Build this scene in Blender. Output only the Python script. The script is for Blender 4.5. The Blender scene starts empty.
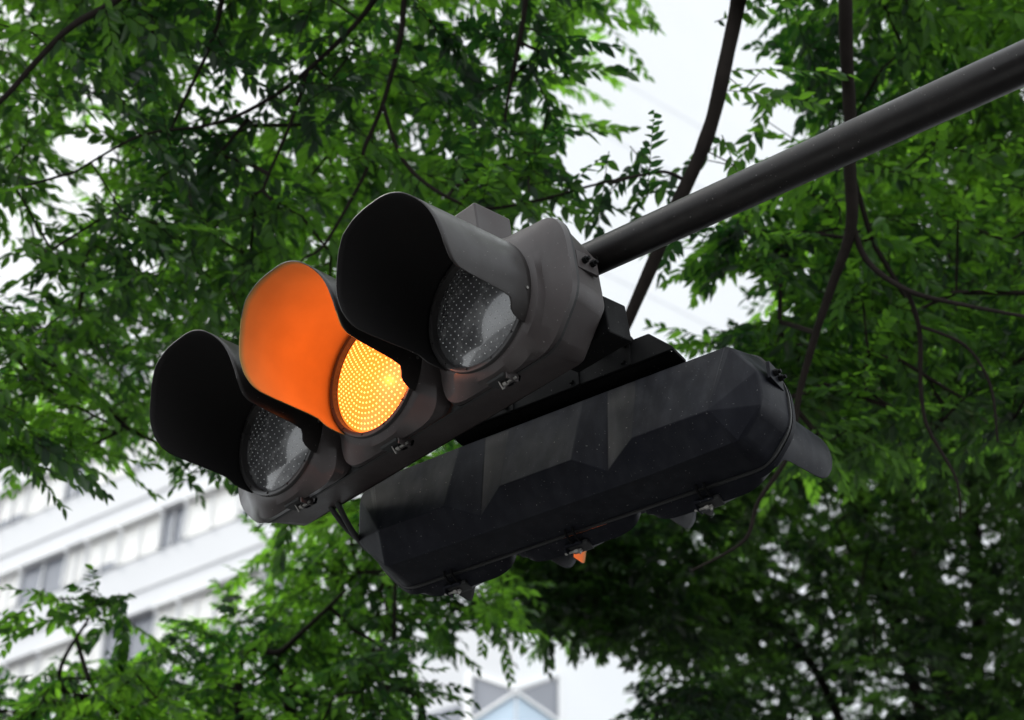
import bpy, bmesh, math, random
import numpy as np
from mathutils import Vector, Matrix, noise
random.seed(11); rng = np.random.default_rng(11)
R = math.radians
scene = bpy.context.scene
col = scene.collection

# ------------------------------------------------------------------ helpers
def link(o, parent=None):
    col.objects.link(o)
    if parent: o.parent = parent
    return o
def tag(o, label=None, cat=None, group=None, kind=None):
    if label: o['label'] = label
    if cat: o['category'] = cat
    if group: o['group'] = group
    if kind: o['kind'] = kind
    return o
def empty(name, loc=(0, 0, 0), rz=0):
    o = bpy.data.objects.new(name, None); o.empty_display_size = .2
    o.location = loc; o.rotation_euler = (0, 0, rz)
    return link(o)
def mesh_obj(name, verts, faces, mat, parent=None, smooth=None, bevel=0, segs=2, mats=None, midx=None):
    me = bpy.data.meshes.new(name)
    me.from_pydata([tuple(v) for v in verts], [], faces)
    for m in (mats or [mat]): me.materials.append(m)
    if midx is not None: me.polygons.foreach_set('material_index', midx)
    bm = bmesh.new(); bm.from_mesh(me)
    bmesh.ops.remove_doubles(bm, verts=bm.verts, dist=1e-5)
    bmesh.ops.recalc_face_normals(bm, faces=bm.faces)
    bm.to_mesh(me); bm.free()
    o = bpy.data.objects.new(name, me); link(o, parent)
    if bevel:
        b = o.modifiers.new('bevel', 'BEVEL'); b.width = bevel; b.segments = segs
        b.limit_method = 'ANGLE'; b.angle_limit = R(22)
    if smooth is not None:
        me.polygons.foreach_set('use_smooth', [True] * len(me.polygons))
        me.set_sharp_from_angle(angle=R(smooth))
    return o
class MB:
    def __init__(s): s.v = []; s.f = []
    def add(s, v, f):
        n = len(s.v); s.v += [tuple(x) for x in v]; s.f += [tuple(i + n for i in q) for q in f]
    def box(s, c, d, M=None):
        v = [Vector(((i - .5) * d[0], (j - .5) * d[1], (k - .5) * d[2])) for i in (0, 1) for j in (0, 1) for k in (0, 1)]
        if M: v = [M @ p for p in v]
        s.add([p + Vector(c) for p in v], [(0, 1, 3, 2), (4, 6, 7, 5), (0, 4, 5, 1), (2, 3, 7, 6), (0, 2, 6, 4), (1, 5, 7, 3)])
    def tube(s, pts, rad, n=8, cap=True):
        pts = [Vector(p) for p in pts]
        if not hasattr(rad, '__len__'): rad = [rad] * len(pts)
        rings = []; ref = None
        for i, p in enumerate(pts):
            t = (pts[min(i + 1, len(pts) - 1)] - pts[max(i - 1, 0)]).normalized()
            if ref is None:
                ref = Vector((0, 0, 1)) if abs(t.z) < .9 else Vector((1, 0, 0))
            a = t.cross(ref).normalized(); b = a.cross(t).normalized(); ref = b
            rings.append([p + (a * math.cos(k * 2 * math.pi / n) + b * math.sin(k * 2 * math.pi / n)) * rad[i] for k in range(n)])
        v = [q for r in rings for q in r]; f = []
        for i in range(len(pts) - 1):
            for k in range(n):
                f.append((i * n + k, i * n + (k + 1) % n, (i + 1) * n + (k + 1) % n, (i + 1) * n + k))
        if cap:
            f.append(tuple(range(n - 1, -1, -1))); f.append(tuple((len(pts) - 1) * n + k for k in range(n)))
        s.add(v, f)
    def rings(s, rs, closed=True, cap0=False, cap1=False):
        n = len(rs[0]); v = [q for r in rs for q in r]; f = []
        for i in range(len(rs) - 1):
            for k in range(n if closed else n - 1):
                f.append((i * n + k, i * n + (k + 1) % n, (i + 1) * n + (k + 1) % n, (i + 1) * n + k))
        if cap0: f.append(tuple(range(n - 1, -1, -1)))
        if cap1: f.append(tuple((len(rs) - 1) * n + k for k in range(n)))
        s.add(v, f)
    def build(s, name, mat, parent=None, **k): return mesh_obj(name, s.v, s.f, mat, parent, **k)

# ------------------------------------------------------------------ materials
def new_mat(name):
    m = bpy.data.materials.new(name); m.use_nodes = True
    nt = m.node_tree; b = nt.nodes['Principled BSDF']
    return m, nt, b
def N(nt, t, **k):
    n = nt.nodes.new(t)
    for a, v in k.items(): setattr(n, a, v)
    return n
def ramp(nt, src, stops):
    r = N(nt, 'ShaderNodeValToRGB'); e = r.color_ramp.elements
    while len(e) < len(stops): e.new(.5)
    for q, (p, c) in zip(e, stops):
        q.position = p; q.color = (c, c, c, 1) if not hasattr(c, '__len__') else (*c, 1)
    nt.links.new(src, r.inputs[0]); return r.outputs[0]
def painted(name, base, rough=.5, dust=(.12, .115, .11), dust_amt=.35, spec=.3):
    """weathered paint: faint mottling, dust gathering on faces that look up, tiny chips, uneven gloss"""
    m, nt, b = new_mat(name); L = nt.links.new
    tc = N(nt, 'ShaderNodeTexCoord')
    n1 = N(nt, 'ShaderNodeTexNoise'); n1.inputs['Scale'].default_value = 9; n1.inputs['Detail'].default_value = 8
    n2 = N(nt, 'ShaderNodeTexNoise'); n2.inputs['Scale'].default_value = 160; n2.inputs['Detail'].default_value = 3
    n3 = N(nt, 'ShaderNodeTexNoise'); n3.inputs['Scale'].default_value = 30; n3.inputs['Detail'].default_value = 6
    mp = N(nt, 'ShaderNodeMapping'); mp.inputs['Scale'].default_value = (1, 1, .25)   # streaks run down
    L(tc.outputs['Object'], mp.inputs[0]); L(mp.outputs[0], n3.inputs[0])
    for n in (n1, n2): L(tc.outputs['Object'], n.inputs[0])
    geo = N(nt, 'ShaderNodeNewGeometry'); sep = N(nt, 'ShaderNodeSeparateXYZ'); L(geo.outputs['Normal'], sep.inputs[0])
    up = ramp(nt, sep.outputs['Z'], [(.0, .25), (.75, 1)])
    dn = ramp(nt, n3.outputs[0], [(.42, 0), (.72, 1)])
    mul = N(nt, 'ShaderNodeMath', operation='MULTIPLY'); L(up, mul.inputs[0]); L(dn, mul.inputs[1])
    mul2 = N(nt, 'ShaderNodeMath', operation='MULTIPLY'); L(mul.outputs[0], mul2.inputs[0]); mul2.inputs[1].default_value = dust_amt
    mott = N(nt, 'ShaderNodeMix', data_type='RGBA')
    mott.inputs[6].default_value = (*[c * .75 for c in base], 1); mott.inputs[7].default_value = (*[c * 1.3 for c in base], 1)
    L(n1.outputs[0], mott.inputs[0])
    dm = N(nt, 'ShaderNodeMix', data_type='RGBA'); L(mul2.outputs[0], dm.inputs[0]); L(mott.outputs[2], dm.inputs[6]); dm.inputs[7].default_value = (*dust, 1)
    chip = ramp(nt, n2.outputs[0], [(.70, 0), (.74, .6)])
    cm = N(nt, 'ShaderNodeMix', data_type='RGBA'); L(chip, cm.inputs[0]); L(dm.outputs[2], cm.inputs[6]); cm.inputs[7].default_value = (.22, .21, .2, 1)
    L(cm.outputs[2], b.inputs['Base Color'])
    rr = ramp(nt, n1.outputs[0], [(.3, rough - .1), (.7, rough + .12)]); L(rr, b.inputs['Roughness'])
    b.inputs['Specular IOR Level'].default_value = spec
    bp = N(nt, 'ShaderNodeBump'); bp.inputs['Strength'].default_value = .06; bp.inputs['Distance'].default_value = .002
    L(n2.outputs[0], bp.inputs['Height']); L(bp.outputs[0], b.inputs['Normal'])
    return m
def plain(name, c, rough=.5, metal=0, spec=.5, noise_scale=None, var=.25, bump=0):
    m, nt, b = new_mat(name)
    b.inputs['Base Color'].default_value = (*c, 1); b.inputs['Roughness'].default_value = rough
    b.inputs['Metallic'].default_value = metal; b.inputs['Specular IOR Level'].default_value = spec
    if noise_scale:
        tc = N(nt, 'ShaderNodeTexCoord'); n = N(nt, 'ShaderNodeTexNoise'); n.inputs['Scale'].default_value = noise_scale; n.inputs['Detail'].default_value = 7
        nt.links.new(tc.outputs['Object'], n.inputs[0])
        x = N(nt, 'ShaderNodeMix', data_type='RGBA'); nt.links.new(n.outputs[0], x.inputs[0])
        x.inputs[6].default_value = (*[q * (1 - var) for q in c], 1); x.inputs[7].default_value = (*[q * (1 + var) for q in c], 1)
        nt.links.new(x.outputs[2], b.inputs['Base Color'])
        if bump:
            bp = N(nt, 'ShaderNodeBump'); bp.inputs['Strength'].default_value = bump; nt.links.new(n.outputs[0], bp.inputs['Height']); nt.links.new(bp.outputs[0], b.inputs['Normal'])
    return m
def emis(name, c, s, rough=.3):
    m, nt, b = new_mat(name)
    b.inputs['Base Color'].default_value = (.3, .15, .05, 1); b.inputs['Roughness'].default_value = rough
    b.inputs['Emission Color'].default_value = (*c, 1)
    g = N(nt, 'ShaderNodeNewGeometry'); k = N(nt, 'ShaderNodeMath', operation='MULTIPLY_ADD'); nt.links.new(g.outputs['Backfacing'], k.inputs[0])
    k.inputs[1].default_value = -s; k.inputs[2].default_value = s; nt.links.new(k.outputs[0], b.inputs['Emission Strength'])      # the lamp shines forward only
    return m
M = {}
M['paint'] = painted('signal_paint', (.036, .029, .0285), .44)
M['paint_shaded'] = painted('signal_paint_shaded', (.0062, .0066, .0096), .5, dust=(.050, .053, .062), dust_amt=.5, spec=.09)  # darker copy of the signal paint: shade of surrounding trees put into the colour
M['visor'] = painted('visor_paint', (.019, .0162, .0155), .40, dust_amt=.15)
M['visor_in'] = plain('visor_matt_inside', (.012, .011, .011), .8, spec=.15, noise_scale=200)
M['amber_glow_in'] = plain('visor_inside_lamp_glow', (.29, .185, .06), .7, spec=.2, noise_scale=14, var=.2)  # lighter orange copy of the lining: the lamp's glow put into its colour
M['ring'] = painted('lens_ring_paint', (.03, .028, .028), .35, dust_amt=.2)
M['arm'] = painted('arm_paint', (.0075, .0064, .0062), .38, dust=(.07, .06, .055), dust_amt=.3, spec=.2)
M['bracket'] = painted('bracket_paint', (.003, .003, .0032), .7, dust=(.02, .02, .02), dust_amt=.2, spec=.1)
M['rubber'] = plain('black_rubber', (.008, .008, .008), .6)
M['steel'] = plain('zinc_steel', (.26, .25, .235), .45, 1, noise_scale=60)
M['recess_shade'] = plain('painted_recess_shade', (.008, .008, .008), .7)  # dark plate colour standing for the shade inside a latch pocket
# clear lens over unlit diodes: dark grey, very smooth
m, nt, b = new_mat('clear_lens'); M['lens'] = m
tc = N(nt, 'ShaderNodeTexCoord'); n1 = N(nt, 'ShaderNodeTexNoise'); n1.inputs['Scale'].default_value = 14; n1.inputs['Detail'].default_value = 9; n1.inputs['Roughness'].default_value = .7
nt.links.new(tc.outputs['Object'], n1.inputs[0])
x = N(nt, 'ShaderNodeMix', data_type='RGBA'); nt.links.new(ramp(nt, n1.outputs[0], [(.45, 0), (.8, 1)]), x.inputs[0])
x.inputs[6].default_value = (.065, .065, .067, 1); x.inputs[7].default_value = (.17, .17, .17, 1)
nt.links.new(x.outputs[2], b.inputs['Base Color'])
nt.links.new(ramp(nt, n1.outputs[0], [(.35, .12), (.7, .4)]), b.inputs['Roughness'])
b.inputs['IOR'].default_value = 1.55; b.inputs['Coat Weight'].default_value = .65; b.inputs['Coat Roughness'].default_value = .03
M['led_off'] = plain('unlit_diode', (.75, .75, .75), .15, spec=1)
M['lens_amber'] = emis('lit_amber_lens', (1, .185, .015), 1.9)
M['led_amber'] = emis('lit_amber_diode', (1, .23, .05), 8)

# ------------------------------------------------------------------ camera
F = 1700.0; P = .6581; CAM = Vector((0, 0, 1.7))
fw = Vector((0, math.cos(P), math.sin(P))); rt = Vector((1, 0, 0)); upv = Vector((0, -math.sin(P), math.cos(P)))
cd = bpy.data.cameras.new('camera'); cam = link(bpy.data.objects.new('camera', cd)); scene.camera = cam
cam.location = CAM; cam.rotation_euler = (math.pi / 2 + P, 0, 0)
cd.sensor_width = 36; cd.lens = 36 * F / 1024; cd.clip_end = 3000; cd.clip_start = .05
cd.dof.use_dof = True; cd.dof.focus_distance = 4.25; cd.dof.aperture_fstop = 2.9; cd.dof.aperture_blades = 0
def ray(x, y): return fw + rt * ((x - 512) / F) + upv * ((360 - y) / F)
def at(x, y, d): return CAM + ray(x, y).normalized() * d

# ------------------------------------------------------------------ traffic signals
S = .38                                              # spacing of the three lamps
# local axes: x along the signal, -y the way the lamps look, z up; origin in the lens plane of the middle lamp
def pt(u, v, w): return Vector((u, -w, v))
def poly_ring(poly, w, n, c=(0, 0)):
    """where n equally spaced rays from c cross the outline"""
    out = []
    for k in range(n):
        a = 2 * math.pi * k / n; dx, dy = math.cos(a), math.sin(a); best = 9
        for i in range(len(poly)):
            x0, y0 = poly[i][0] - c[0], poly[i][1] - c[1]; x1, y1 = poly[(i + 1) % len(poly)][0] - c[0], poly[(i + 1) % len(poly)][1] - c[1]
            ex, ey = x1 - x0, y1 - y0; den = dx * ey - dy * ex
            if abs(den) < 1e-12: continue
            t = (x0 * ey - y0 * ex) / den; q = (x0 * dy - y0 * dx) / den
            if t > 0 and -1e-9 <= q <= 1 + 1e-9: best = min(best, t)
        out.append(pt(c[0] + dx * best, c[1] + dy * best, w))
    return out
def circ(u, v, w, r, n, a0=0): return [pt(u + r * math.cos(a0 + 2 * math.pi * k / n), v + r * math.sin(a0 + 2 * math.pi * k / n), w) for k in range(n)]
def chamf(x0, x1, y0, y1, l, r):
    """rectangle with chamfers l (left corners) and r (right corners): a number, or (top dx, top dy, bottom dx, bottom dy)"""
    a, b, c, d = l if hasattr(l, '__len__') else (l,) * 4; e, f, g, h = r if hasattr(r, '__len__') else (r,) * 4
    return [(x1, y0 + h), (x1, y1 - f), (x1 - e, y1), (x0 + a, y1), (x0, y1 - b), (x0, y0 + d), (x0 + c, y0), (x1 - g, y0)]
def round_poly(poly, r):
    out = []; n = len(poly)
    for i in range(n):
        p, a, b = (Vector((*poly[k % n], 0)) for k in (i, i - 1, i + 1))
        ra = min(r, (a - p).length * .45); rb = min(r, (b - p).length * .45)
        p0 = p + (a - p).normalized() * ra; p2 = p + (b - p).normalized() * rb
        for k in range(6):
            t = k / 5; q = p0 * (1 - t) ** 2 + p * 2 * t * (1 - t) + p2 * t * t; out.append((q.x, q.y))
    return out
ENDP = (.035, .055, .10, .115); ENDN = (.07, .13, .075, .09)
def widen(c, k): return tuple(q + k for q in c) if hasattr(c, '__len__') else c + k
HB, HT = -.169, .169
WS = -.082                                           # seam between doors and housing
EU = .632                                            # half length
def visor_mesh():
    """long tunnel hood, full length over the top, swept back down both sides, a notch where it meets the ring"""
    PR = [(0, .318), (20, .322), (36, .322), (50, .312), (62, .302), (83, .292), (96, .280), (103, .268), (107, .258), (110, .240), (111.5, .205), (112.8, .140), (113.8, .090), (115.5, .060), (119, .052), (124, .046), (127, .034), (129, .018), (130, .008)]
    def Lf(a):
        for (p0, l0), (p1, l1) in zip(PR, PR[1:]):
            if a <= p1: t = (a - p0) / (p1 - p0); return l0 + (l1 - l0) * t
        return PR[-1][1]
    half = [k * 3 for k in range(33)] + [99, 101.5, 103.5, 105, 106.5, 108, 109, 110, 110.8, 111.5, 112.2, 112.8, 113.3, 113.8, 114.6, 115.5, 117, 119, 121.5, 124, 125.5, 127, 128, 129, 130]
    angs = [-a for a in half[:0:-1]] + half; n = len(angs) - 1
    r0 = .1725; T = 18; grid = []
    for a in angs:
        l = Lf(abs(a)) + .008; a = R(a)
        grid.append([pt((r0 + .012 * l * j / T) * math.sin(a), (r0 + .012 * l * j / T) * math.cos(a), l * j / T - .008) for j in range(T + 1)])
    v = [p for r_ in grid for p in r_]; f = []
    for i in range(n):
        for j in range(T):
            q = i * (T + 1) + j
            f.append((q, q + 1, q + T + 2, q + T + 1))
    return v, f
def make_signal(name, label, paint, house_paint):
    root = empty(name)
    # --- housing: rim between seam and back, then three hipped bulges with valleys between
    outl = chamf(-EU, EU, HB, HT, ENDN, ENDP)
    hb = MB()
    W1 = -.200; WR = -.262; WV = -.226; VR = -.080; VV = -.124
    for i in range(3): pass
    n = len(outl)
    front = [pt(x, y, WS) for x, y in outl]; mid = [pt(x * .968, y * (.78 if y > 0 else .945), W1) for x, y in outl]
    hb.rings([front, mid], cap0=True)
    m_ = [(x * .968, y * (.78 if y > 0 else .945)) for x, y in outl]     # 0 R low,1 R high,2 top R,3 top L,4 L high,5 L low,6 bot L,7 bot R
    P_ = lambda i: pt(*m_[i], W1)
    RL, RR = -.495, .495
    rid = [(-S, RL, -.282), (0, -.108, .108), (S, .282, RR)]
    top = m_[2][1]
    tops = [(m_[3][0], -.275), (-.115, .115), (.275, m_[2][0])]
    F_ = []
    for (c, a, b_), (ta, tb) in zip(rid, tops):
        F_.append([pt(a, VR, WR), pt(b_, VR, WR), pt(tb, top, W1), pt(ta, top, W1)])
    for s_ in (-1, 1):
        vt = pt(s_ * S / 2, top, W1); vb = pt(s_ * S / 2, VV, WV)
        l, r_ = (0, 1) if s_ < 0 else (1, 2)
        F_.append([pt(rid[l][2], VR, WR), vb, vt, pt(tops[l][1], top, W1)])
        F_.append([pt(rid[r_][1], VR, WR), pt(tops[r_][0], top, W1), vt, vb])
    low = [P_(6)] + [P_(7)]
    chain = [pt(rid[0][1], VR, WR), pt(rid[0][2], VR, WR), pt(-S / 2, VV, WV), pt(rid[1][1], VR, WR), pt(rid[1][2], VR, WR), pt(S / 2, VV, WV), pt(rid[2][1], VR, WR), pt(rid[2][2], VR, WR)]
    base = [P_(6), pt(rid[0][2], m_[6][1], W1), pt(-S / 2, m_[6][1], W1), pt(rid[1][1], m_[6][1], W1), pt(rid[1][2], m_[6][1], W1), pt(S / 2, m_[6][1], W1), pt(rid[2][1], m_[6][1], W1), P_(7)]
    for i in range(7): F_.append([chain[i], base[i], base[i + 1], chain[i + 1]])
    F_.append([chain[7], P_(7), P_(0)]); F_.append([chain[7], P_(0), P_(1)]); F_.append([chain[7], P_(1), P_(2)])
    F_.append([chain[0], P_(5), P_(6)]); F_.append([chain[0], P_(4), P_(5)]); F_.append([chain[0], P_(3), P_(4)])
    for q in F_: hb.add(q, [tuple(range(len(q)))])
    hs = hb.build('housing', house_paint, root, smooth=14, bevel=.034, segs=5)
    at_ = hs.data.attributes.new('bevel_weight_edge', 'FLOAT', 'EDGE')
    for e in hs.data.edges:
        a, b_ = (hs.data.vertices[k].co for k in e.vertices)
        rim = min(-a.y, -b_.y) > W1 - .002
        at_.data[e.index].value = (1 if abs(a.y - b_.y) > .01 else .3) if rim else .10
    hs.modifiers['bevel'].limit_method = 'WEIGHT'
    # seam gasket, a hair proud
    gl_ = round_poly(outl, .045); g = MB(); g.rings([[pt(x * .97, y * .93, WS + .003) for x, y in gl_], [pt(x * 1.006, y * 1.024, WS + .003) for x, y in gl_], [pt(x * 1.006, y * 1.024, WS - .005) for x, y in gl_], [pt(x * .97, y * .93, WS - .005) for x, y in gl_]])
    g.build('gasket', M['rubber'], root)
    # end plates with two bolts each
    for s_ in (-1, 1):
        e = MB(); e.box(pt(s_ * (EU - .006), .040, -.135), (.010, .075, .05)); ep = e.build('end_plate', house_paint, root, bevel=.002)
        for k in (-.014, .014):
            q = MB(); q.tube([pt(s_ * (EU - .004), 0.040, -.135 + k), pt(s_ * (EU + .010), 0.040, -.135 + k)], .0085, 6)
            q.tube([pt(s_ * (EU + .009), 0.040, -.135 + k), pt(s_ * (EU + .018), 0.040, -.135 + k)], .005, 8)
            q.build('bolt', M['bracket'], ep)
    # --- lens (dome with diodes), ring, door, latch, visor for each lamp
    NA = 96
    for i, c in enumerate((-S, 0, S)):
        lit = i == 1
        x0, x1 = c - S / 2, c + S / 2; l = r_ = .02; fl = fr = .095
        if i == 0: x0 = -EU; l = ENDN; fl = .115
        if i == 2: x1 = EU; r_ = ENDP; fr = .115
        d = MB(); gap = .0015
        ol = .005 if i == 0 else -gap; or_ = .005 if i == 2 else -gap
        back = chamf(x0 - ol, x1 + or_, HB - .004, HT + .004, l, r_)
        mid1 = chamf(x0 - ol + .001, x1 + or_ - .001, HB - .013, HT + .002, widen(l, .006), widen(r_, .002))
        mid2 = chamf(x0 + (.010 if i else .030), x1 - (.010 if i < 2 else .030), HB - .026, HT - .008, widen(l, .02), widen(r_, .02))
        face = None
        back, mid1, mid2 = round_poly(back, .045), round_poly(mid1, .045), round_poly(mid2, .05)
        r_mid = poly_ring(mid2, -.036, NA, (c, 0))
        if i != 1:                                    # the outer doors scoop in towards a vertical fold
            sg = 1 if i == 2 else -1
            for p in r_mid:
                h = max(0, sg * (p.x - c) / .2) ** 2; p.x -= sg * .034 * min(1, h) * max(0, 1 - (p.z / .165) ** 2) ** 1.2
        rs = [poly_ring(back, WS + .0045, NA, (c, 0)), poly_ring(mid1, WS + .022, NA, (c, 0)),
              r_mid,
              [pt(c + q * .1775 * math.copysign(abs(math.cos(a)) ** .9, math.cos(a)), (.1715 if math.sin(a) > 0 else .187) * math.copysign(abs(math.sin(a)) ** .9, math.sin(a)), -.014) for a in [2 * math.pi * k / NA for k in range(NA)] for q in [1.0 + (.06 if (i == 2 and math.cos(a) > 0) or (i == 0 and math.cos(a) < 0) else 0) * abs(math.cos(a)) ** 2]], circ(c, 0, -.006, .172, NA), circ(c, 0, -.004, .160, NA), circ(c, 0, -.03, .158, NA)]
        d.rings(rs)
        door = d.build('door', paint, root, smooth=33)
        # latch recess at the lower edge as a raised plate, its shade put into the dark colour, with a bracket, wing bolt and wire loop
        rc = MB(); rc.box(pt(c + .002, HB - .022, -.044), (.060, .040, .014)); rc.build('latch_shade_plate', M['recess_shade'], door, bevel=.004)
        q = MB(); q.box(pt(c + .036, HB - .027, -.048), (.005, .040, .022)); q.box(pt(c + .012, HB - .024, -.064), (.052, .014, .008))
        q.build('latch', paint, door, bevel=.0015)
        q = MB(); q.tube([pt(c - .002, HB - .034, -.050), pt(c + .046, HB - .034, -.050)], .0035, 8)
        q.tube([pt(c + .006, HB - .034, -.050), pt(c + .017, HB - .034, -.050)], .0065, 6)
        q.box(pt(c + .002, HB - .034, -.046), (.004, .010, .024), Matrix.Rotation(R(35), 3, 'X'))
        q.build('wing_bolt', M['steel'], door, smooth=30)
        for k in (-.010, .012):                      # twin hooks under the seam
            q = MB(); q.tube([pt(c + k, HB - .012, WS + .020), pt(c + k, HB - .022, WS + .012), pt(c + k, HB - .018, WS - .004), pt(c + k, HB - .010, WS - .018), pt(c + k, HB + .002, WS - .022)], .0035, 8)
            q.build('hook', M['bracket'], door, smooth=40)
        # ring
        q = MB(); q.rings([circ(c, 0, -.008, .1675, NA), circ(c, 0, .004, .1655, NA), circ(c, 0, .0055, .162, NA), circ(c, 0, .004, .1535, NA), circ(c, 0, -.014, .150, NA)])
        for k in range(12):
            a = 2 * math.pi * (k + .3) / 12
            q.tube([pt(c + .1585 * math.cos(a), .1585 * math.sin(a), .004), pt(c + .1585 * math.cos(a), .1585 * math.sin(a), .0085)], .0028, 8)
        q.build('lens_ring', M['ring'], root, smooth=40)
        # lens dome
        RL_ = .1515; bul = .026; q = MB(); rs = []
        dome = lambda r: bul * (1 - (r / RL_) ** 2) - .012
        for j in range(16, 0, -1): rs.append(circ(c, 0, dome(RL_ * j / 16), RL_ * j / 16, NA))
        q.rings(rs); n0 = len(q.v); q.v.append(tuple(pt(c, 0, dome(0))))
        q.f += [(n0 - NA + k, n0 - NA + (k + 1) % NA, n0) for k in range(NA)]
        lens = q.build('lens', M['lens_amber'] if lit else M['lens'], root, smooth=60)
        if lit: tag(lens, 'glowing amber lens')
        q = MB(); pts = []
        if lit:
            for rr_ in range(0, 12):
                nn = max(1, int(round(rr_ * 6.0))); rad = rr_ * .0128
                pts += [(rad * math.cos(2 * math.pi * k / nn ), rad * math.sin(2 * math.pi * k / nn )) for k in range(nn)]
        else:
            for a_ in range(-10, 11):
                for b_ in range(-10, 11):
                    px = (a_ + .5 * (b_ % 2)) * .0188; py = b_ * .0162
                    if math.hypot(px, py) < .143: pts.append((px, py))
        dr = .0028 if lit else .0019
        for px, py in pts:
            z = dome(math.hypot(px, py))
            rs = [circ(c + px, py, z - .001, dr, 6), circ(c + px, py, z + dr * .55, dr * .75, 6)]
            q.rings(rs, cap1=True)
        leds = q.build('diodes', M['led_amber'] if lit else M['led_off'], lens, smooth=80); tag(leds, kind='stuff')
        # visor
        v, f = visor_mesh()
        du, dv = ((.03, .052) if i < 2 else (0, 0)) if paint == M['paint'] else ((-.10, .06) if i == 0 else (0, 0))   # hoods sit slightly askew on their rings
        v = [p + Vector((c - du * p.y, 0, -dv * p.y)) for p in v]
        vz = mesh_obj('visor', v, f, None, root, smooth=50, mats=[M['visor'] if paint == M['paint'] else M['paint_shaded'], M['amber_glow_in'] if lit else M['visor_in']])
        sm = vz.modifiers.new('thickness', 'SOLIDIFY'); sm.thickness = .0028; sm.offset = 0; sm.material_offset = 0
        VIS.append((vz, lit))
        if lit:
            tag(vz, 'visor glowing orange inside')
            ld = bpy.data.lights.new('amber_lamp', 'POINT'); ld.shadow_soft_size = 0; ld.energy = 2.3; ld.color = (1, .17, .008)
            lo = link(bpy.data.objects.new('amber_lamp', ld), root); lo.location = pt(c, 0, .14)
        for s_ in (-1, 1):                            # visor screws
            a = R(103) * s_
            q = MB(); q.tube([pt(c + .172 * math.sin(a), .172 * math.cos(a), .008), pt(c + .177 * math.sin(a), .177 * math.cos(a), .008)], .004, 8); q.build('screw', M['steel'], vz)
    return root
VIS = []
A1 = -.7862; A2 = -.5796; T1 = .1857; T2 = -.0417
S1 = make_signal('traffic_signal', '', M['paint'], M['paint'])
tag(S1, 'horizontal traffic signal facing us with its middle amber lamp lit and three hooded lamps', 'traffic signal')
S1.location = CAM + Vector((-.3532, 3.44, 2.6132)); S1.rotation_euler = (T1, 0, A1)
S2 = make_signal('traffic_signal', '', M['paint_shaded'], M['paint_shaded'])
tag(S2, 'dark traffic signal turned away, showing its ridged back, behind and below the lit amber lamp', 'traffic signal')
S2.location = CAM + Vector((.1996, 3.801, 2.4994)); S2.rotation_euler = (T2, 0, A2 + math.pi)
# inner and outer face of the visors get their own material: the solidify shell is made real so that the inner faces can be told apart
for vz, lit in VIS:
    bpy.context.view_layer.update()
    dg = bpy.context.evaluated_depsgraph_get(); me = bpy.data.meshes.new_from_object(vz.evaluated_get(dg)); vz.modifiers.clear(); vz.data = me
    xs = [v.co.x for v in me.vertices]; cx = (min(xs) + max(xs)) / 2
    for p in me.polygons:
        c = p.center; w = -c.y; cz = 0
        p.material_index = 1 if (p.normal.x * (c.x - cx) + p.normal.z * (c.z - cz)) < 0 else 0   # faces that look at the axis are the inside

# ------------------------------------------------------------------ pole, arm, brackets, cables
pole = tag(empty('signal_pole'), 'dark round steel arm reaching in from the upper right to carry both traffic signals', 'signal pole')
H = 1.7 + 2.8
def arm_at(x, y, h=H): r = ray(x, y); return CAM + r * ((h - 1.7) / r.z)
e0 = arm_at(601, 255); e1 = arm_at(1024, 63); ad = (e1 - e0).normalized()
a_in = e0 - ad * .27; a_out = e1 + ad * 1.4
q = MB()
K = 26
q.tube([a_in + (a_out - a_in) * (k / K) for k in range(K + 1)], [.0435 + .0090 * k / K for k in range(K + 1)], 40)
q.build('arm', M['arm'], pole, smooth=40)
base = Vector((a_out.x, a_out.y, 0))
q = MB(); q.tube([base, base + Vector((0, 0, 3)), base + Vector((0, 0, H + .35))], [.1, .09, .075], 32); q.tube([base, base + Vector((0, 0, .03))], .2, 24)
q.build('pole', M['arm'], pole, smooth=40)
q = MB(); q.tube([a_out - ad * .12, a_out + ad * .1], .085, 32); q.build('collar', M['arm'], pole, smooth=40, bevel=.004)
pole.location = (0, 0, 0)
M1 = Matrix.Translation(S1.location) @ Matrix.Rotation(A1, 4, 'Z') @ Matrix.Rotation(T1, 4, 'X'); M2 = Matrix.Translation(S2.location) @ Matrix.Rotation(A2 + math.pi, 4, 'Z') @ Matrix.Rotation(T2, 4, 'X')
# hanger box on top of the first signal
def bracket(boxes, Mx, name='bracket'):
    q = MB()
    for c, d in boxes: q.box(pt(*c), d)
    q.v = [tuple(Mx @ Vector(v)) for v in q.v]
    return q.build(name, M['paint'] if name == 'hanger_box' else M['bracket'], pole, bevel=.004)
bracket([((.338, .243, -.103), (.100, .130, .164))], M1, 'hanger_box')
bracket([((-.38, .225, -.103), (.100, .130, .13))], M1, 'hanger_box')
bracket([((.505, -.055, -.262), (.18, .085, .105))], M1, 'mounting_block')
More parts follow.
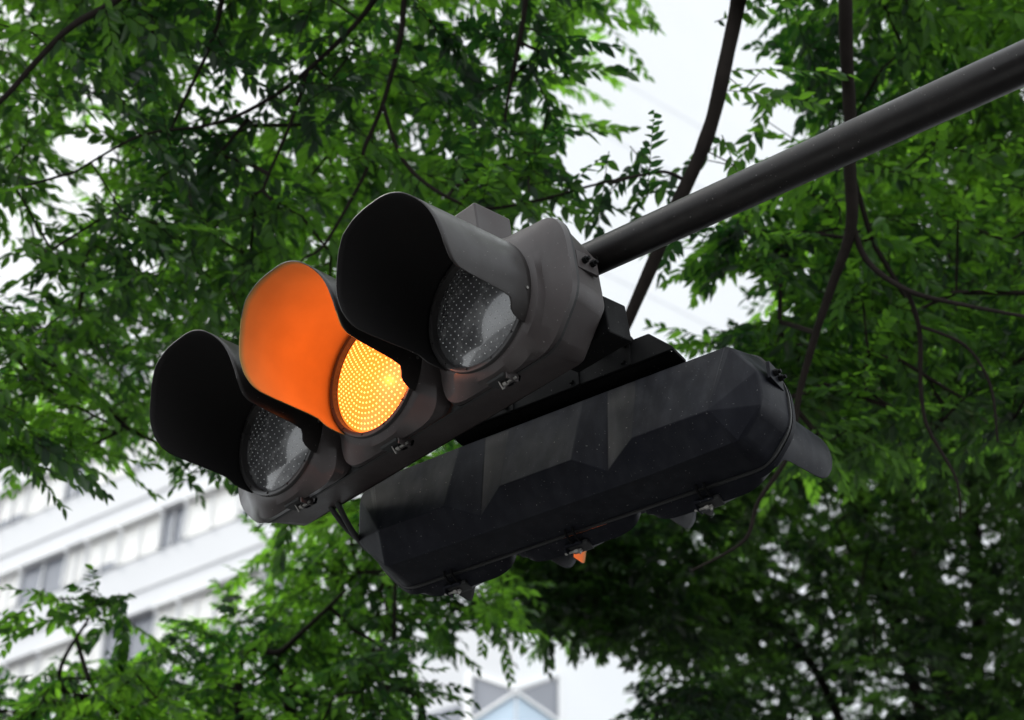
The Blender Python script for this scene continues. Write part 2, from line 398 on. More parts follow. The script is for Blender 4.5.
# deep channel lying behind the top of the second signal, with stiffener plates
q = MB()
prof = [(-.395, .172), (-.395, .182), (-.330, .250), (.30, .250), (.30, .172)]
for w0, w1 in ((-.216, -.208), (-.150, -.142)):
    q.rings([[M2 @ pt(u, v, w0) for u, v in prof], [M2 @ pt(u, v, w1) for u, v in prof]], cap0=True, cap1=True)
q.rings([[M2 @ pt(u, v, -.2075) for u, v in prof], [M2 @ pt(u, v, -.1505) for u, v in prof]])
q.build('bracket', M['bracket'], pole, bevel=.003)
for u in (-.271, -.115, .09):
    q = MB(); q.rings([[M2 @ pt(u - .004, v, w_) for v, w_ in ((.1715, -.138), (.255, -.138), (.255, -.221), (.1715, -.221))], [M2 @ pt(u + .004, v, w_) for v, w_ in ((.1715, -.138), (.255, -.138), (.255, -.221), (.1715, -.221))]], cap0=True, cap1=True)
    q.build('stiffener', M['bracket'], pole)
    for vv in (.19,):
        q = MB(); q.tube([M2 @ pt(u + .02, vv, -.214), M2 @ pt(u + .02, vv, -.224)], .007, 6); q.build('bolt', M['bracket'], pole)
for u in (-.27, -.20):
    a = M2 @ pt(u, .24, -.18); b_ = a_in + ad * (.16 - (u + .27))
    q = MB(); q.tube([a, b_], .017, 12); q.build('strut', M['bracket'], pole, smooth=40)
for i, (u, dv) in enumerate(((.40, 0), (.365, -.012))):
    a = M1 @ pt(-u, -.13, -.16); b_ = M2 @ pt(.622, -.02 + dv * 2, -.11)
    pts = [a + (b_ - a) * t + Vector((0, 0, -.03 * math.sin(math.pi * t))) for t in [k / 10 for k in range(11)]]
    q = MB(); q.tube(pts, .008, 10); o = q.build('signal_cable', M['rubber'], None, smooth=40)
    tag(o, ['thin black cable slung between the two traffic signals, the upper of two', 'thin black cable slung between the two traffic signals, the lower of two'][i], 'cable', 'cables between the signals')

# ------------------------------------------------------------------ trees
def leaf_material(name, refl, trans, gloss=.35):
    m = bpy.data.materials.new(name); m.use_nodes = True; nt = m.node_tree; nt.nodes.clear(); L = nt.links.new
    out = N(nt, 'ShaderNodeOutputMaterial'); at_ = N(nt, 'ShaderNodeAttribute'); at_.attribute_name = 'tone'
    def tinted(c, dark, bright):
        x = N(nt, 'ShaderNodeMix', data_type='RGBA'); L(at_.outputs['Fac'], x.inputs[0])
        x.inputs[6].default_value = (*[q * k for q, k in zip(c, dark)], 1); x.inputs[7].default_value = (*[q * k for q, k in zip(c, bright)], 1); return x.outputs[2]
    df = N(nt, 'ShaderNodeBsdfDiffuse'); L(tinted(refl, (.4, .45, .6), (1.7, 1.5, 1.0)), df.inputs[0])
    tr = N(nt, 'ShaderNodeBsdfTranslucent'); L(tinted(trans, (.22, .30, .4), (2.5, 1.95, 1.2)), tr.inputs[0])
    ad_ = N(nt, 'ShaderNodeAddShader'); L(df.outputs[0], ad_.inputs[0]); L(tr.outputs[0], ad_.inputs[1])
    gl = N(nt, 'ShaderNodeBsdfGlossy'); gl.inputs['Roughness'].default_value = gloss; gl.inputs[0].default_value = (1, 1, 1, 1)
    mx = N(nt, "ShaderNodeMixShader"); mx.inputs[0].default_value = .035; L(ad_.outputs[0], mx.inputs[1]); L(gl.outputs[0], mx.inputs[2])
    L(mx.outputs[0], out.inputs[0]); return m
LEAF = leaf_material('leaf_fresh', (.009, .030, .010), (.060, .176, .017))
LEAF_SHADED = leaf_material('leaf_shaded', (.008, .024, .008), (.020, .060, .010))  # darker copy of the leaves: depth and shade put into the colour
BARK = plain('bark', (.017, .0135, .0115), .85, spec=.12, noise_scale=18, var=.5, bump=.4)
def inside(p, poly):
    x, y = p; c = False; n = len(poly)
    for i in range(n):
        x0, y0 = poly[i]; x1, y1 = poly[(i + 1) % n]
        if (y0 > y) != (y1 > y) and x < (x1 - x0) * (y - y0) / (y1 - y0) + x0: c = not c
    return c
def smooth_curve(ps, rs, n=7):
    """Catmull-Rom through limb stations"""
    out = []; ro = []
    ps = [Vector(p) for p in ps]
    for i in range(len(ps) - 1):
        p0, p1, p2, p3 = ps[max(i - 1, 0)], ps[i], ps[i + 1], ps[min(i + 2, len(ps) - 1)]
        for k in range(n):
            t = k / n
            out.append(.5 * ((2 * p1) + (p2 - p0) * t + (2 * p0 - 5 * p1 + 4 * p2 - p3) * t * t + (3 * p1 - p0 - 3 * p2 + p3) * t ** 3)); ro.append(rs[i] + (rs[i + 1] - rs[i]) * t)
    out.append(ps[-1]); ro.append(rs[-1]); return out, ro
def wobble(pts, amp=.02):
    return [p + Vector((noise.noise(p * 2.3), noise.noise(p * 2.3 + Vector((9, 0, 0))), noise.noise(p * 2.3 + Vector((0, 9, 0))))) * amp for p in pts]
def make_tree(name, label, trunk, limbs, regions, gaps, leafmat, leaf_len=.078, leaves=(15, 24), twig=(.28, .48), tone0=.5):
    """trunk: [(point, radius)]; limbs: [[(point, radius)...]]; regions: [(outline seen from the street, near, far, count)] in which sprays of leaves grow"""
    root = empty(name, trunk[0][0]); base = Vector(trunk[0][0]); tag(root, label, 'tree')
    nodes = []; par = []; rad = []
    def grow(ps, rs, parent):
        for p, r in zip(ps, rs):
            nodes.append(Vector(p)); par.append(parent); rad.append(r); parent = len(nodes) - 1
        return parent
    q = MB(); ps, rs = smooth_curve([p for p, _ in trunk], [r for _, r in trunk]); ps = wobble(ps, .03)
    q.tube([p - base for p in ps], rs, 14); q.build('trunk', BARK, root, smooth=60); grow(ps, rs, -1)
    for lb in limbs:
        ps, rs = smooth_curve([p for p, _ in lb], [r for _, r in lb], 9); ps = wobble(ps, .018)
        rs = [r * (1 + .12 * noise.noise(p * 9)) for p, r in zip(ps, rs)]
        q = MB(); q.tube([p - base for p in ps], rs, 10); q.build('limb', BARK, root, smooth=60)
        j = min(range(len(nodes)), key=lambda k: (nodes[k] - ps[0]).length) if nodes else -1
        grow(ps, rs, j)
    nl = len(nodes)
    # spray targets
    tg = []
    for poly, d0, d1, cnt in regions:
        xs = [p[0] for p in poly]; ys = [p[1] for p in poly]; k = 0; tries = 0
        while k < cnt and tries < cnt * 60:
            tries += 1
            x = random.uniform(min(xs), max(xs)); y = random.uniform(min(ys), max(ys))
            if not inside((x, y), poly): continue
            if any(inside((x, y), g) for g in gaps): continue
            d = random.uniform(d0, d1)
            p = at(x, y, d)
            if noise.noise(p * 1.1) < random.uniform(-.38, .16): continue      # clumps and thin places
            tg.append(p); k += 1
    NP = np.zeros((nl + 40000, 3)); NP[:nl] = [tuple(n) for n in nodes]; cnt = nl
    tg = [Vector(t) for t in tg]
    dd = [np.min(np.sum((NP[:nl] - np.array(t)) ** 2, 1)) for t in tg]
    order = np.argsort(dd); ends = []
    for i in order:
        t = tg[i]; d2 = np.sum((NP[:cnt] - np.array(t)) ** 2, 1); j = int(np.argmin(d2)); dist = math.sqrt(d2[j])
        p0 = nodes[j]; n = max(1, int(dist / .22)); parent = j
        for k in range(1, n + 1):
            f = k / n; p = p0.lerp(t, f)
            off = Vector((noise.noise(p * 3), noise.noise(p * 3 + Vector((5, 5, 5))), noise.noise(p * 3 + Vector((11, 3, 7))))) * .22 * min(1, dist) * math.sin(math.pi * f) + Vector((0, 0, .12 * dist * math.sin(math.pi * f)))
            p = p + off; nodes.append(p); par.append(parent); rad.append(0); parent = cnt; NP[cnt] = p; cnt += 1
        ends.append((parent, p0))
    # radii from how much each branch carries
    load = [0.0] * len(nodes)
    for e, _ in ends: load[e] += 1
    for k in range(len(nodes) - 1, -1, -1):
        if par[k] >= 0: load[par[k]] += load[k]
    for k in range(nl, len(nodes)): rad[k] = min(.0012 + .0008 * load[k] ** .55, .011)
    q = MB()
    kids = {}
    for k in range(nl, len(nodes)): kids.setdefault(par[k], []).append(k)
    def run(k0, start):                               # follow a branch to its tip as one tube
        pts = [nodes[start] - base, nodes[k0] - base]; rr = [rad[k0], rad[k0]]; k = k0
        while True:
            ch = kids.get(k, [])
            if not ch: break
            ch = sorted(ch, key=lambda c: -load[c]); stack.extend((c, k) for c in ch[1:])
            k = ch[0]; pts.append(nodes[k] - base); rr.append(rad[k])
        q.tube(pts, rr, 5, cap=False)
    stack = [(c, s) for s in range(nl) for c in kids.get(s, [])]
    while stack: c, s = stack.pop(); run(c, s)
    # sprays: a twig with alternate pointed leaves
    LB = []; LD = []; LS = []; LN = []; LT = []
    for e, p0 in ends:
        t = nodes[e]; out = (t - p0); out.z *= .3
        a = random.gauss(0, .9); out = Matrix.Rotation(a, 3, 'Z') @ (out.normalized() if out.length > 1e-4 else Vector((1, 0, 0)))
        out.z = random.uniform(-.45, .25); out.normalize()
        side = out.cross(Vector((0, 0, 1))).normalized(); nrm = side.cross(out).normalized()
        nrm = (nrm + side * random.uniform(-.5, .5)).normalized(); side = out.cross(nrm).normalized()
        ln = random.uniform(*twig); n = random.randint(*leaves); tw = []
        clump = tone0 + 1.05 * noise.noise(t * 1.3) - .06 + random.uniform(-.18, .18)
        st = t - out * ln * .3
        for k in range(6):
            f = k / 5; tw.append(st + out * ln * f - Vector((0, 0, 1)) * (.16 * ln * f * f))
        q.tube([p - base for p in tw], [.0024 - .0016 * k / 5 for k in range(6)], 3, cap=False)
        for k in range(n):
            f = (k + .5) / n; i0 = min(4, int(f * 5)); b = tw[i0].lerp(tw[i0 + 1], f * 5 - i0)
            sg = 1 if k % 2 else -1
            ang = random.uniform(.6, 1.15) * (1 - .5 * f)
            d = out * math.cos(ang) + side * sg * math.sin(ang); d = d + Vector((0, 0, -random.uniform(.05, .75))); d.normalize()
            nn = (nrm + Vector((random.gauss(0, .38), random.gauss(0, .38), random.gauss(0, .38))))
            nn = (nn - d * nn.dot(d)).normalized()
            LB.append(b - base); LD.append(d); LN.append(nn); LS.append(leaf_len * random.uniform(.62, 1.18) * (1 - .35 * abs(f - .45))); LT.append(min(1, max(0, clump + random.gauss(0, .2))))
    q.build('branches', BARK, root, smooth=60)
    LB, LD, LN = np.array(LB), np.array(LD), np.array(LN); LS = np.array(LS)[:, None]; sd = np.cross(LD, LN)
    wd = np.array([random.uniform(.20, .28) for _ in range(len(LB))])[:, None]; fold = LN * LS * .05; curl = -LN * LS * np.array([random.uniform(.0, .22) for _ in range(len(LB))])[:, None]
    V = np.stack([LB, LB + LD * LS * .28 + sd * LS * wd * .85 + fold, LB + LD * LS * .6 + sd * LS * wd * .75 + fold + curl * .4, LB + LD * LS + curl,
                  LB + LD * LS * .6 - sd * LS * wd * .75 + fold + curl * .4, LB + LD * LS * .28 - sd * LS * wd * .85 + fold], 1)
    n = len(LB); idx = np.arange(n)[:, None] * 6
    loops = np.concatenate([idx + np.array([[0, 3, 2, 1]]), idx + np.array([[0, 5, 4, 3]])], 1).reshape(-1)
    me = bpy.data.meshes.new('crown'); me.vertices.add(n * 6); me.vertices.foreach_set('co', V.reshape(-1).astype('f'))
    me.loops.add(n * 8); me.loops.foreach_set('vertex_index', loops.astype('i')); me.polygons.add(n * 2)
    me.polygons.foreach_set('loop_start', (np.arange(n * 2) * 4).astype('i'))
    me.update(calc_edges=True); at_ = me.attributes.new('tone', 'FLOAT', 'FACE'); at_.data.foreach_set('value', np.repeat(np.array(LT), 2).astype('f'))
    me.materials.append(leafmat); link(bpy.data.objects.new('crown', me), root)
    print(name, 'sprays', len(ends), 'leaves', n)
    return root

GAPS = [[(632, 0), (760, -5), (742, 60), (775, 110), (800, 130), (700, 190), (655, 150), (585, 190), (560, 150), (600, 110), (615, 60)],   # pale gap over the arm
        [(640, 260), (690, 240), (770, 290), (765, 330), (700, 330), (640, 335)],
        [(-200, 490), (240, 480), (250, 525), (235, 570), (150, 640), (125, 600), (0, 590), (-200, 590)],
        [(30, 628), (105, 618), (118, 665), (40, 675)],
        [(418, 700), (440, 645), (520, 618), (605, 640), (640, 672), (640, 900), (410, 900)],
        [(50, 105), (100, 98), (108, 195), (65, 245), (35, 215)], [(-60, 195), (30, 195), (38, 300), (-60, 310)], [(200, 66), (292, 58), (282, 110), (204, 118)], [(420, 130), (470, 120), (460, 160), (415, 160)],
        [(20, 250), (45, 250), (40, 310), (15, 310)]]
V3 = Vector
# upper left: boughs droop into view from a trunk standing off to the left
tp = V3((-5.2, 5.6, 0))
t1 = make_tree('tree', 'leafy tree whose drooping boughs fill the upper left behind the lit traffic signal',
    [(tp, .24), (tp + V3((.1, 0, 2.5)), .19), (tp + V3((.3, .1, 5.5)), .16), (tp + V3((.8, 0, 8.2)), .11), (tp + V3((1.5, 0, 10)), .05)],
    [[(tp + V3((.2, .05, 4.4)), .09), (tp + V3((1.5, -.4, 6.6)), .07), (at(250, -170, 6.49), .045), (at(185, -60, 6.44), .03), (at(118, 0, 6.40), .014), (at(71, 28, 6.39), .0125), (at(38, 61, 6.38), .0115), (at(0, 104, 6.37), .0095), (at(-60, 150, 6.35), .006)],
     [(tp + V3((.45, .05, 6.4)), .09), (tp + V3((2.2, .1, 8.2)), .07), (at(330, -230, 6.64), .05), (at(410, -90, 6.53), .026), (at(404, 0, 6.49), .012), (at(401, 38, 6.47), .011), (at(383, 104, 6.46), .009), (at(364, 151, 6.44), .008), (at(366, 172, 6.44), .007), (at(326, 241, 6.40), .006), (at(302, 258, 6.38), .004)],
     [(at(405, -60, 6.55), .02), (at(364, 14, 6.57), .011), (at(307, 71, 6.57), .0095), (at(255, 106, 6.57), .008), (at(208, 125, 6.57), .0065), (at(142, 137, 6.55), .005), (at(71, 172, 6.53), .004)],
     [(at(307, 71, 6.57), .009), (at(288, 128, 6.55), .007), (at(264, 190, 6.53), .005)],
     [(at(240, -110, 6.53), .03), (at(222, 0, 6.60), .010), (at(208, 47, 6.60), .008), (at(184, 104, 6.60), .006), (at(170, 140, 6.60), .004)],
     [(at(410, -100, 6.55), .03), (at(520, -80, 6.53), .02), (at(524, 0, 6.49), .010), (at(516, 60, 6.47), .008), (at(508, 100, 6.46), .006), (at(505, 130, 6.46), .004)],
     [(at(383, 104, 6.46), .009), (at(410, 170, 6.38), .008), (at(470, 207, 6.31), .007), (at(530, 200, 6.28), .006), (at(590, 186, 6.26), .005), (at(660, 172, 6.20), .004)],
     [(tp + V3((.35, .1, 5.6)), .08), (tp + V3((.9, -.3, 6.5)), .05), (at(-60, 60, 8.5), .03), (at(-60, 250, 8.2), .015), (at(40, 380, 8), .009), (at(120, 430, 7.8), .005)]],
    [([(-220, -240), (640, -240), (650, -20), (622, 60), (600, 100), (560, 150), (500, 215), (420, 240), (360, 420), (240, 455), (130, 440), (60, 455), (-220, 440)], 6.4, 9.2, 1950),
     ([(-220, -240), (560, -240), (600, 60), (540, 140), (430, 200), (330, 330), (240, 445), (-220, 400)], 8.6, 10.5, 1000),
     ([(440, 170), (560, 140), (660, 160), (650, 185), (560, 200), (470, 215)], 6.1, 6.6, 26),
     ([(0, 440), (240, 440), (240, 462), (120, 452), (0, 462)], 6.6, 7.6, 36)],
    GAPS, LEAF)
# upper right: two long boughs hang straight down behind the arm
tq = V3((5.0, 6.2, 0))
t2 = make_tree('tree', 'tree at the upper right with two thick bare boughs hanging behind the steel arm',
    [(tq, .26), (tq + V3((-.1, 0, 3)), .2), (tq + V3((-.5, 0, 6)), .16), (tq + V3((-1.3, 0, 8.6)), .12), (tq + V3((-2.2, -.2, 10.2)), .06)],
    [[(tq + V3((-1.2, 0, 8.3)), .1), (at(900, -330, 8.2), .08), (at(790, -200, 7.2), .050), (at(750, -80, 6.18), .034), (at(738, 0, 6.4), .0295), (at(722, 80, 6.3), .028), (at(700, 150, 6.25), .0265), (at(672, 215, 6.2), .025), (at(648, 275, 6.2), .0235), (at(628, 320, 6.2), .022), (at(600, 380, 6.2), .013), (at(575, 430, 6.2), .006)],
     [(tq + V3((-.9, 0, 7.4)), .1), (at(1000, -260, 8), .07), (at(870, -170, 7.2), .045), (at(846, -60, 6.48), .028), (at(846, 0, 6.38), .0255), (at(849, 80, 6.38), .024), (at(851, 160, 6.38), .0235), (at(852, 225, 6.38), .022), (at(833, 285, 6.38), .017), (at(815, 340, 6.38), .0145), (at(800, 392, 6.38), .0125), (at(788, 450, 6.38), .010), (at(757, 500, 6.38), .008), (at(742, 540, 6.38), .0065), (at(690, 572, 6.38), .004)],
     [(at(852, 225, 6.38), .014), (at(866, 262, 6.38), .0115), (at(905, 290, 6.33), .010), (at(960, 305, 6.28), .008), (at(1040, 320, 6.18), .006)],
     [(at(905, 290, 6.33), .009), (at(918, 330, 6.38), .009), (at(922, 390, 6.38), .008), (at(930, 430, 6.38), .007), (at(958, 480, 6.38), .005), (at(962, 520, 6.38), .0035)],
     [(at(918, 325, 6.38), .007), (at(965, 345, 6.38), .006), (at(992, 385, 6.38), .0055), (at(1000, 440, 6.38), .004)],
     [(at(688, 185, 6.25), .008), (at(660, 172, 6.2), .006), (at(610, 185, 6.15), .004)]],
    [([(790, -200), (1220, -240), (1220, 430), (800, 470), (690, 340), (770, 320), (780, 280), (700, 235), (800, 170), (800, 110), (790, 50)], 6.7, 9.0, 1550),
     ([(676, 30), (760, 0), (770, 130), (735, 150), (690, 60)], 6.4, 6.8, 4),
     ([(648, 150), (745, 140), (745, 165), (660, 190)], 6.3, 6.6, 2),
     ([(650, 240), (700, 225), (780, 250), (770, 285), (690, 290), (655, 310)], 6.6, 7.4, 10),
     ([(690, 330), (800, 330), (830, 470), (780, 400), (700, 350)], 6.8, 8, 90)],
    GAPS[1:], LEAF)
# right, farther back: a deep crown, its shade put into the leaf colour
t4p = at(930, 700, 14.5); t4p.z = 0
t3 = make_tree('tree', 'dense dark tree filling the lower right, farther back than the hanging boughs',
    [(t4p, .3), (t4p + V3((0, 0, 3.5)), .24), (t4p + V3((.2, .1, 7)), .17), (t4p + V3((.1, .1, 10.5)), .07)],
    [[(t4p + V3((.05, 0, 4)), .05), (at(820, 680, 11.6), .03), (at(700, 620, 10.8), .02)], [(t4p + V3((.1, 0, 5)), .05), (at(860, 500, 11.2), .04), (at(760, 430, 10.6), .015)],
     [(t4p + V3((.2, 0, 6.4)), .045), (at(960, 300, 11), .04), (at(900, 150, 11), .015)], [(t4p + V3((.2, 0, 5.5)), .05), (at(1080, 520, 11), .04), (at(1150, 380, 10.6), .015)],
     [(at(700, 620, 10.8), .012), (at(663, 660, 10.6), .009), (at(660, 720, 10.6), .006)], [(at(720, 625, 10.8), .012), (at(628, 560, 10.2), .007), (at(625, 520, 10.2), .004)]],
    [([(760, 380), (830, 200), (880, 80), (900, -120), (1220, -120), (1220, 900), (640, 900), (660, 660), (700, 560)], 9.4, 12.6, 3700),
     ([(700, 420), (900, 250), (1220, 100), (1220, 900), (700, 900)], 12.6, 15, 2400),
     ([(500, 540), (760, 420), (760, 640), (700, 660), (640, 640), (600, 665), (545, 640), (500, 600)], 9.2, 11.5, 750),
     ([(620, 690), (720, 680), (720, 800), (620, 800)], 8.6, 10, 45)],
    GAPS, LEAF_SHADED, leaf_len=.088, leaves=(16, 24), twig=(.32, .55), tone0=.5)
# lower left: a lower tree
t5p = at(300, 900, 9.5); t5p.z = 0
t4 = make_tree('tree', 'low tree whose top spreads across the bottom left below the traffic signals',
    [(t5p, .16), (t5p + V3((.1, 0, 2.2)), .13), (t5p + V3((0, .1, 4.4)), .09), (at(290, 680, 8.8), .03)],
    [[(t5p + V3((.05, .05, 3.4)), .06), (at(150, 760, 8.6), .03), (at(60, 690, 8.3), .012), (at(90, 620, 8), .006)], [(t5p + V3((.05, .05, 4)), .06), (at(240, 690, 8.5), .02), (at(285, 650, 8.3), .015), (at(345, 590, 8), .007)],
     [(t5p + V3((.05, .05, 3.6)), .06), (at(420, 740, 8.8), .025), (at(377, 680, 8.6), .012), (at(388, 620, 8.6), .009), (at(380, 590, 8.6), .006)]],
    [([(-200, 690), (60, 668), (150, 650), (190, 625), (250, 575), (255, 530), (330, 500), (340, 430), (520, 420), (520, 600), (520, 620), (425, 660), (405, 900), (-200, 900)], 7.4, 10.2, 1900),
     ([(0, 600), (60, 590), (140, 590), (150, 640), (120, 650), (100, 615), (30, 625), (0, 640)], 7.4, 8.4, 22)],
    GAPS, LEAF, tone0=.42)

# ------------------------------------------------------------------ tower behind
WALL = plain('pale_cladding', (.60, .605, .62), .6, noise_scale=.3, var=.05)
FRAME = plain('white_frame', (.8, .8, .8), .5, noise_scale=2, var=.04)
BLIND = plain('window_blind_behind_glass', (.86, .84, .80), .25, spec=.6, noise_scale=.8, var=.06)
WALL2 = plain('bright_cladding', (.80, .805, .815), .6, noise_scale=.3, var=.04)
GLASS = plain('grey_glass', (.20, .21, .24), .2, spec=.7, noise_scale=.5, var=.2)
BLUE = plain('pale_blue_glass', (.45, .56, .66), .15, spec=.6, noise_scale=.5, var=.12)
JOINT = plain('panel_joint', (.6, .6, .61), .7, noise_scale=1)
C0 = at(516, 692, 60); Zc = C0.z
tower = empty('office_tower', (C0.x, C0.y, 0)); tag(tower, 'tall pale office tower with ribbon windows rising behind the trees', 'building')
dL = V3((-math.cos(R(34)), math.sin(R(34)), 0)); dR = V3((math.cos(R(37)), math.sin(R(37)), 0))
nL = V3((-dL.y, dL.x, 0)); nL = nL if nL.y < 0 else -nL
nR = V3((-dR.y, dR.x, 0)); nR = nR if nR.y < 0 else -nR
HT_ = 95
def fac(side, s, z, o=0): d, n = (dL, nL) if side == 'L' else (dR, nR); return d * s + n * o + V3((0, 0, z))
def slab(name, side, pts, o0, o1, mat, parent):
    a = [fac(side, s, z, o0) for s, z in pts]; b_ = [fac(side, s, z, o1) for s, z in pts]; q = MB(); q.rings([a, b_], cap0=True, cap1=True)
    return q.build(name, mat, parent)
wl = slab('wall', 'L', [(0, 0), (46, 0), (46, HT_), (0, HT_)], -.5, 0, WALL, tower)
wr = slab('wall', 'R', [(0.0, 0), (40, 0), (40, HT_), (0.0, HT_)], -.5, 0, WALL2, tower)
q = MB(); a = [V3((0, 0, HT_ + .004)), dL * 46 + V3((0, 0, HT_ + .004)), dL * 46 + dR * 40 + V3((0, 0, HT_ + .004)), dR * 40 + V3((0, 0, HT_ + .004))]
q.rings([a, [p + V3((0, 0, .8)) for p in a]], cap0=True, cap1=True); q.build('roof', JOINT, tower)
for s_, d_ in ((dL * 46, dR * 40), (dR * 40, dL * 46)):
    q = MB(); q.rings([[s_ + d_ * .01, s_ + d_, s_ + d_ + V3((0, 0, HT_)), s_ + d_ * .01 + V3((0, 0, HT_))], [s_ * .99 + d_ * .01, s_ * .99 + d_, s_ * .99 + d_ + V3((0, 0, HT_)), s_ * .99 + d_ * .01 + V3((0, 0, HT_))]], cap0=True, cap1=True); q.build('wall', WALL, tower)
def on_left(x, y):
    r = ray(x, y); o = V3((C0.x, C0.y, 0)); t = (o - CAM).dot(nL) / r.dot(nL); p = CAM + r * t - o
    return p.dot(dL), p.z
sA, zA = on_left(28, 502); sB, zB = on_left(23, 588); fl = abs(zA - zB)
print('floors', sA, zA, sB, zB, fl)
wh = fl * .36
nwin = 0
for k in range(-1, 4):
    z0 = zB + k * fl - wh / 2; z0 = zB + k * fl - wh / 2
    slab('sill_band', 'L', [(9.8, z0 - fl * .36), (45, z0 - fl * .36), (45, z0 - fl * .33), (9.8, z0 - fl * .33)], .002, .06, JOINT, tower)
    s = 11.0; j = 0
    while s < 44 and nwin < 96:
        w_ = (1.9, 1.15, 2.9, 1.3, 2.4)[(j + 2 * k) % 5]
        g_ = (j * 7 + k * 3) % 4 == 1
        wd_ = slab('window', 'L', [(s, z0), (s + w_, z0), (s + w_, z0 + wh), (s, z0 + wh)], .003, .03 if g_ else .05, GLASS if g_ else BLIND, tower)
        fr_ = MB()
        for a_ in (s - .04, s + w_ * .5 - .03, s + w_ - .02): fr_.rings([[fac('L', x_, z_, .053) for x_, z_ in ((a_, z0), (a_ + .06, z0), (a_ + .06, z0 + wh), (a_, z0 + wh))], [fac('L', x_, z_, .16) for x_, z_ in ((a_, z0), (a_ + .06, z0), (a_ + .06, z0 + wh), (a_, z0 + wh))]], cap0=True, cap1=True)
        fr_.rings([[fac('L', x_, z_, .053) for x_, z_ in ((s, z0 + wh), (s + w_, z0 + wh), (s + w_, z0 + wh + .12), (s, z0 + wh + .12))], [fac('L', x_, z_, .45) for x_, z_ in ((s, z0 + wh), (s + w_, z0 + wh), (s + w_, z0 + wh + .12), (s, z0 + wh + .12))]], cap0=True, cap1=True)
        fr_.build('frame', JOINT if (j + k) % 3 == 0 else FRAME, wd_)
        if not g_ and (j + k) % 2: slab('window', 'L', [(s + .1, z0 - .02), (s + w_ - .1, z0 - .02), (s + w_ - .1, z0 + wh * .2), (s + .1, z0 + wh * .2)], .052, .058, GLASS, tower)
        s += w_ + .16; j += 1; nwin += 1
for k in range(8):                                    # panel joints of the blank facade
    z = Zc + 4 + k * 4.4
    slab('panel_joint', 'R', [(.3, z), (39, z), (39, z + .06), (.3, z + .06)], .002, .012, JOINT, tower)
# faceted glass at the corner
for sd in ('L', 'R'):
    B = 1.8
    slab('window', sd, [(.05, Zc), (B, Zc - .55), (B, Zc + 1.05)], .003, .02, GLASS, tower)
    slab('window', sd, [(.05, Zc - .12), (B, Zc - .67), (B, Zc - 5), (.05, Zc - 5)], .003, .02, BLUE, tower)
    slab('frame_bar', sd, [(.0, Zc + .06), (B, Zc + 1.10), (B, Zc + 1.25), (0, Zc + .2)], .003, .12, FRAME, tower)
    slab('frame_bar', sd, [(.0, Zc - .12), (B, Zc - .67), (B, Zc - .55), (0, Zc)], .022, .12, FRAME, tower)
    slab('frame_bar', sd, [(B, Zc - 5), (B + .3, Zc - 5), (B + .3, Zc + 1.3), (B, Zc + 1.3)], .003, .14, FRAME, tower)
slab('window', 'L', [(2.3, Zc - 3.5), (4.2, Zc - 3.5), (4.2, Zc + .2), (2.3, Zc + .2)], .003, .02, GLASS, tower)
slab('window', 'L', [(4.5, Zc - 3.5), (6.2, Zc - 3.5), (6.2, Zc + .2), (4.5, Zc + .2)], .003, .02, GLASS, tower)

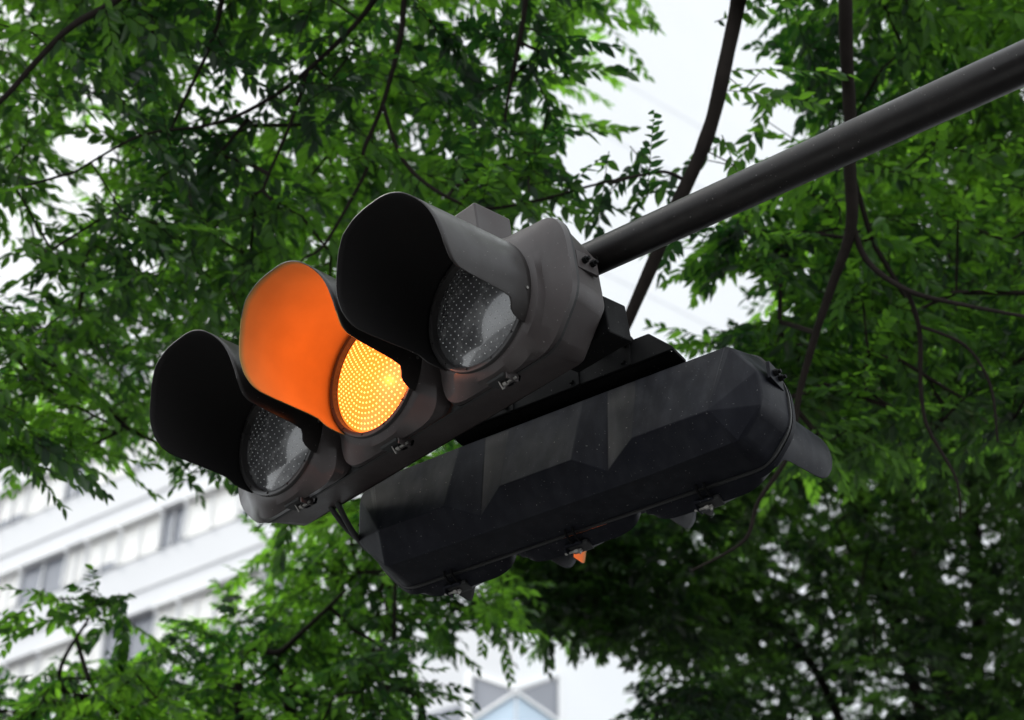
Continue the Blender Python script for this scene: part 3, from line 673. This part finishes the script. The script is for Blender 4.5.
# ------------------------------------------------------------------ ground
ASPH = plain('asphalt', (.05, .05, .052), .9, noise_scale=25, var=.35, bump=.2)
PAVE = plain('paving', (.10, .10, .10), .85, noise_scale=8, var=.2, bump=.1)
q = MB(); q.add([(-1500, -1500, 0), (1500, -1500, 0), (1500, 1500, 0), (-1500, 1500, 0)], [(0, 1, 2, 3)]); tag(q.build('ground', ASPH), kind='structure')
q = MB(); q.box((0, 11, .06), (120, 14, .12)); tag(q.build('pavement', PAVE, bevel=.01), kind='structure')
q = MB()
for k in range(9): q.box((-6 + k * .9 - 1.2, 1.2, .006), (.45, 3.0, .004))
tag(q.build('road_marking', plain('road_paint', (.75, .75, .72), .7, noise_scale=30, var=.15)), kind='structure')

# ------------------------------------------------------------------ light
SUN_EL, SUN_AZ = R(50), R(283)                        # azimuth from +Y (ahead) clockwise: from the left and a little ahead
w = bpy.data.worlds.new('World'); scene.world = w; w.use_nodes = True; nt = w.node_tree; nt.nodes.clear(); L = nt.links.new
sky = N(nt, 'ShaderNodeTexSky', sky_type='NISHITA'); sky.sun_disc = False; sky.sun_elevation = SUN_EL; sky.sun_rotation = SUN_AZ
tc = N(nt, 'ShaderNodeTexCoord'); cl = N(nt, 'ShaderNodeTexNoise'); cl.inputs['Scale'].default_value = 2.2; cl.inputs['Detail'].default_value = 6
L(tc.outputs['Generated'], cl.inputs[0])
b1 = N(nt, 'ShaderNodeBackground'); b1.inputs[1].default_value = .12; L(sky.outputs[0], b1.inputs[0])
b2 = N(nt, 'ShaderNodeBackground'); b2.inputs[0].default_value = (.93, .97, 1.0, 1); b2.inputs[1].default_value = 2.45
mx = N(nt, 'ShaderNodeMixShader'); L(ramp(nt, cl.outputs[0], [(.25, .6), (.6, .97)]), mx.inputs[0]); L(b1.outputs[0], mx.inputs[1]); L(b2.outputs[0], mx.inputs[2])
wo = N(nt, 'ShaderNodeOutputWorld'); L(mx.outputs[0], wo.inputs[0])
sl = bpy.data.lights.new('sun', 'SUN'); sl.energy = 2.6; sl.angle = R(14); sl.color = (1, .96, .9)
so = link(bpy.data.objects.new('sun', sl)); so.location = (0, 0, 40)
sdir = V3((math.sin(SUN_AZ) * math.cos(SUN_EL), math.cos(SUN_AZ) * math.cos(SUN_EL), math.sin(SUN_EL)))
so.rotation_euler = sdir.to_track_quat('Z', 'Y').to_euler()

scene.view_settings.view_transform = 'Standard'; scene.view_settings.look = 'None'; scene.view_settings.exposure = 0; scene.view_settings.gamma = 1
cy = scene.cycles
cy.max_bounces = 8; cy.diffuse_bounces = 4; cy.glossy_bounces = 3; cy.transmission_bounces = 6; cy.use_denoising = True
cy.sample_clamp_indirect = 6; cy.caustics_reflective = False; cy.caustics_refractive = False
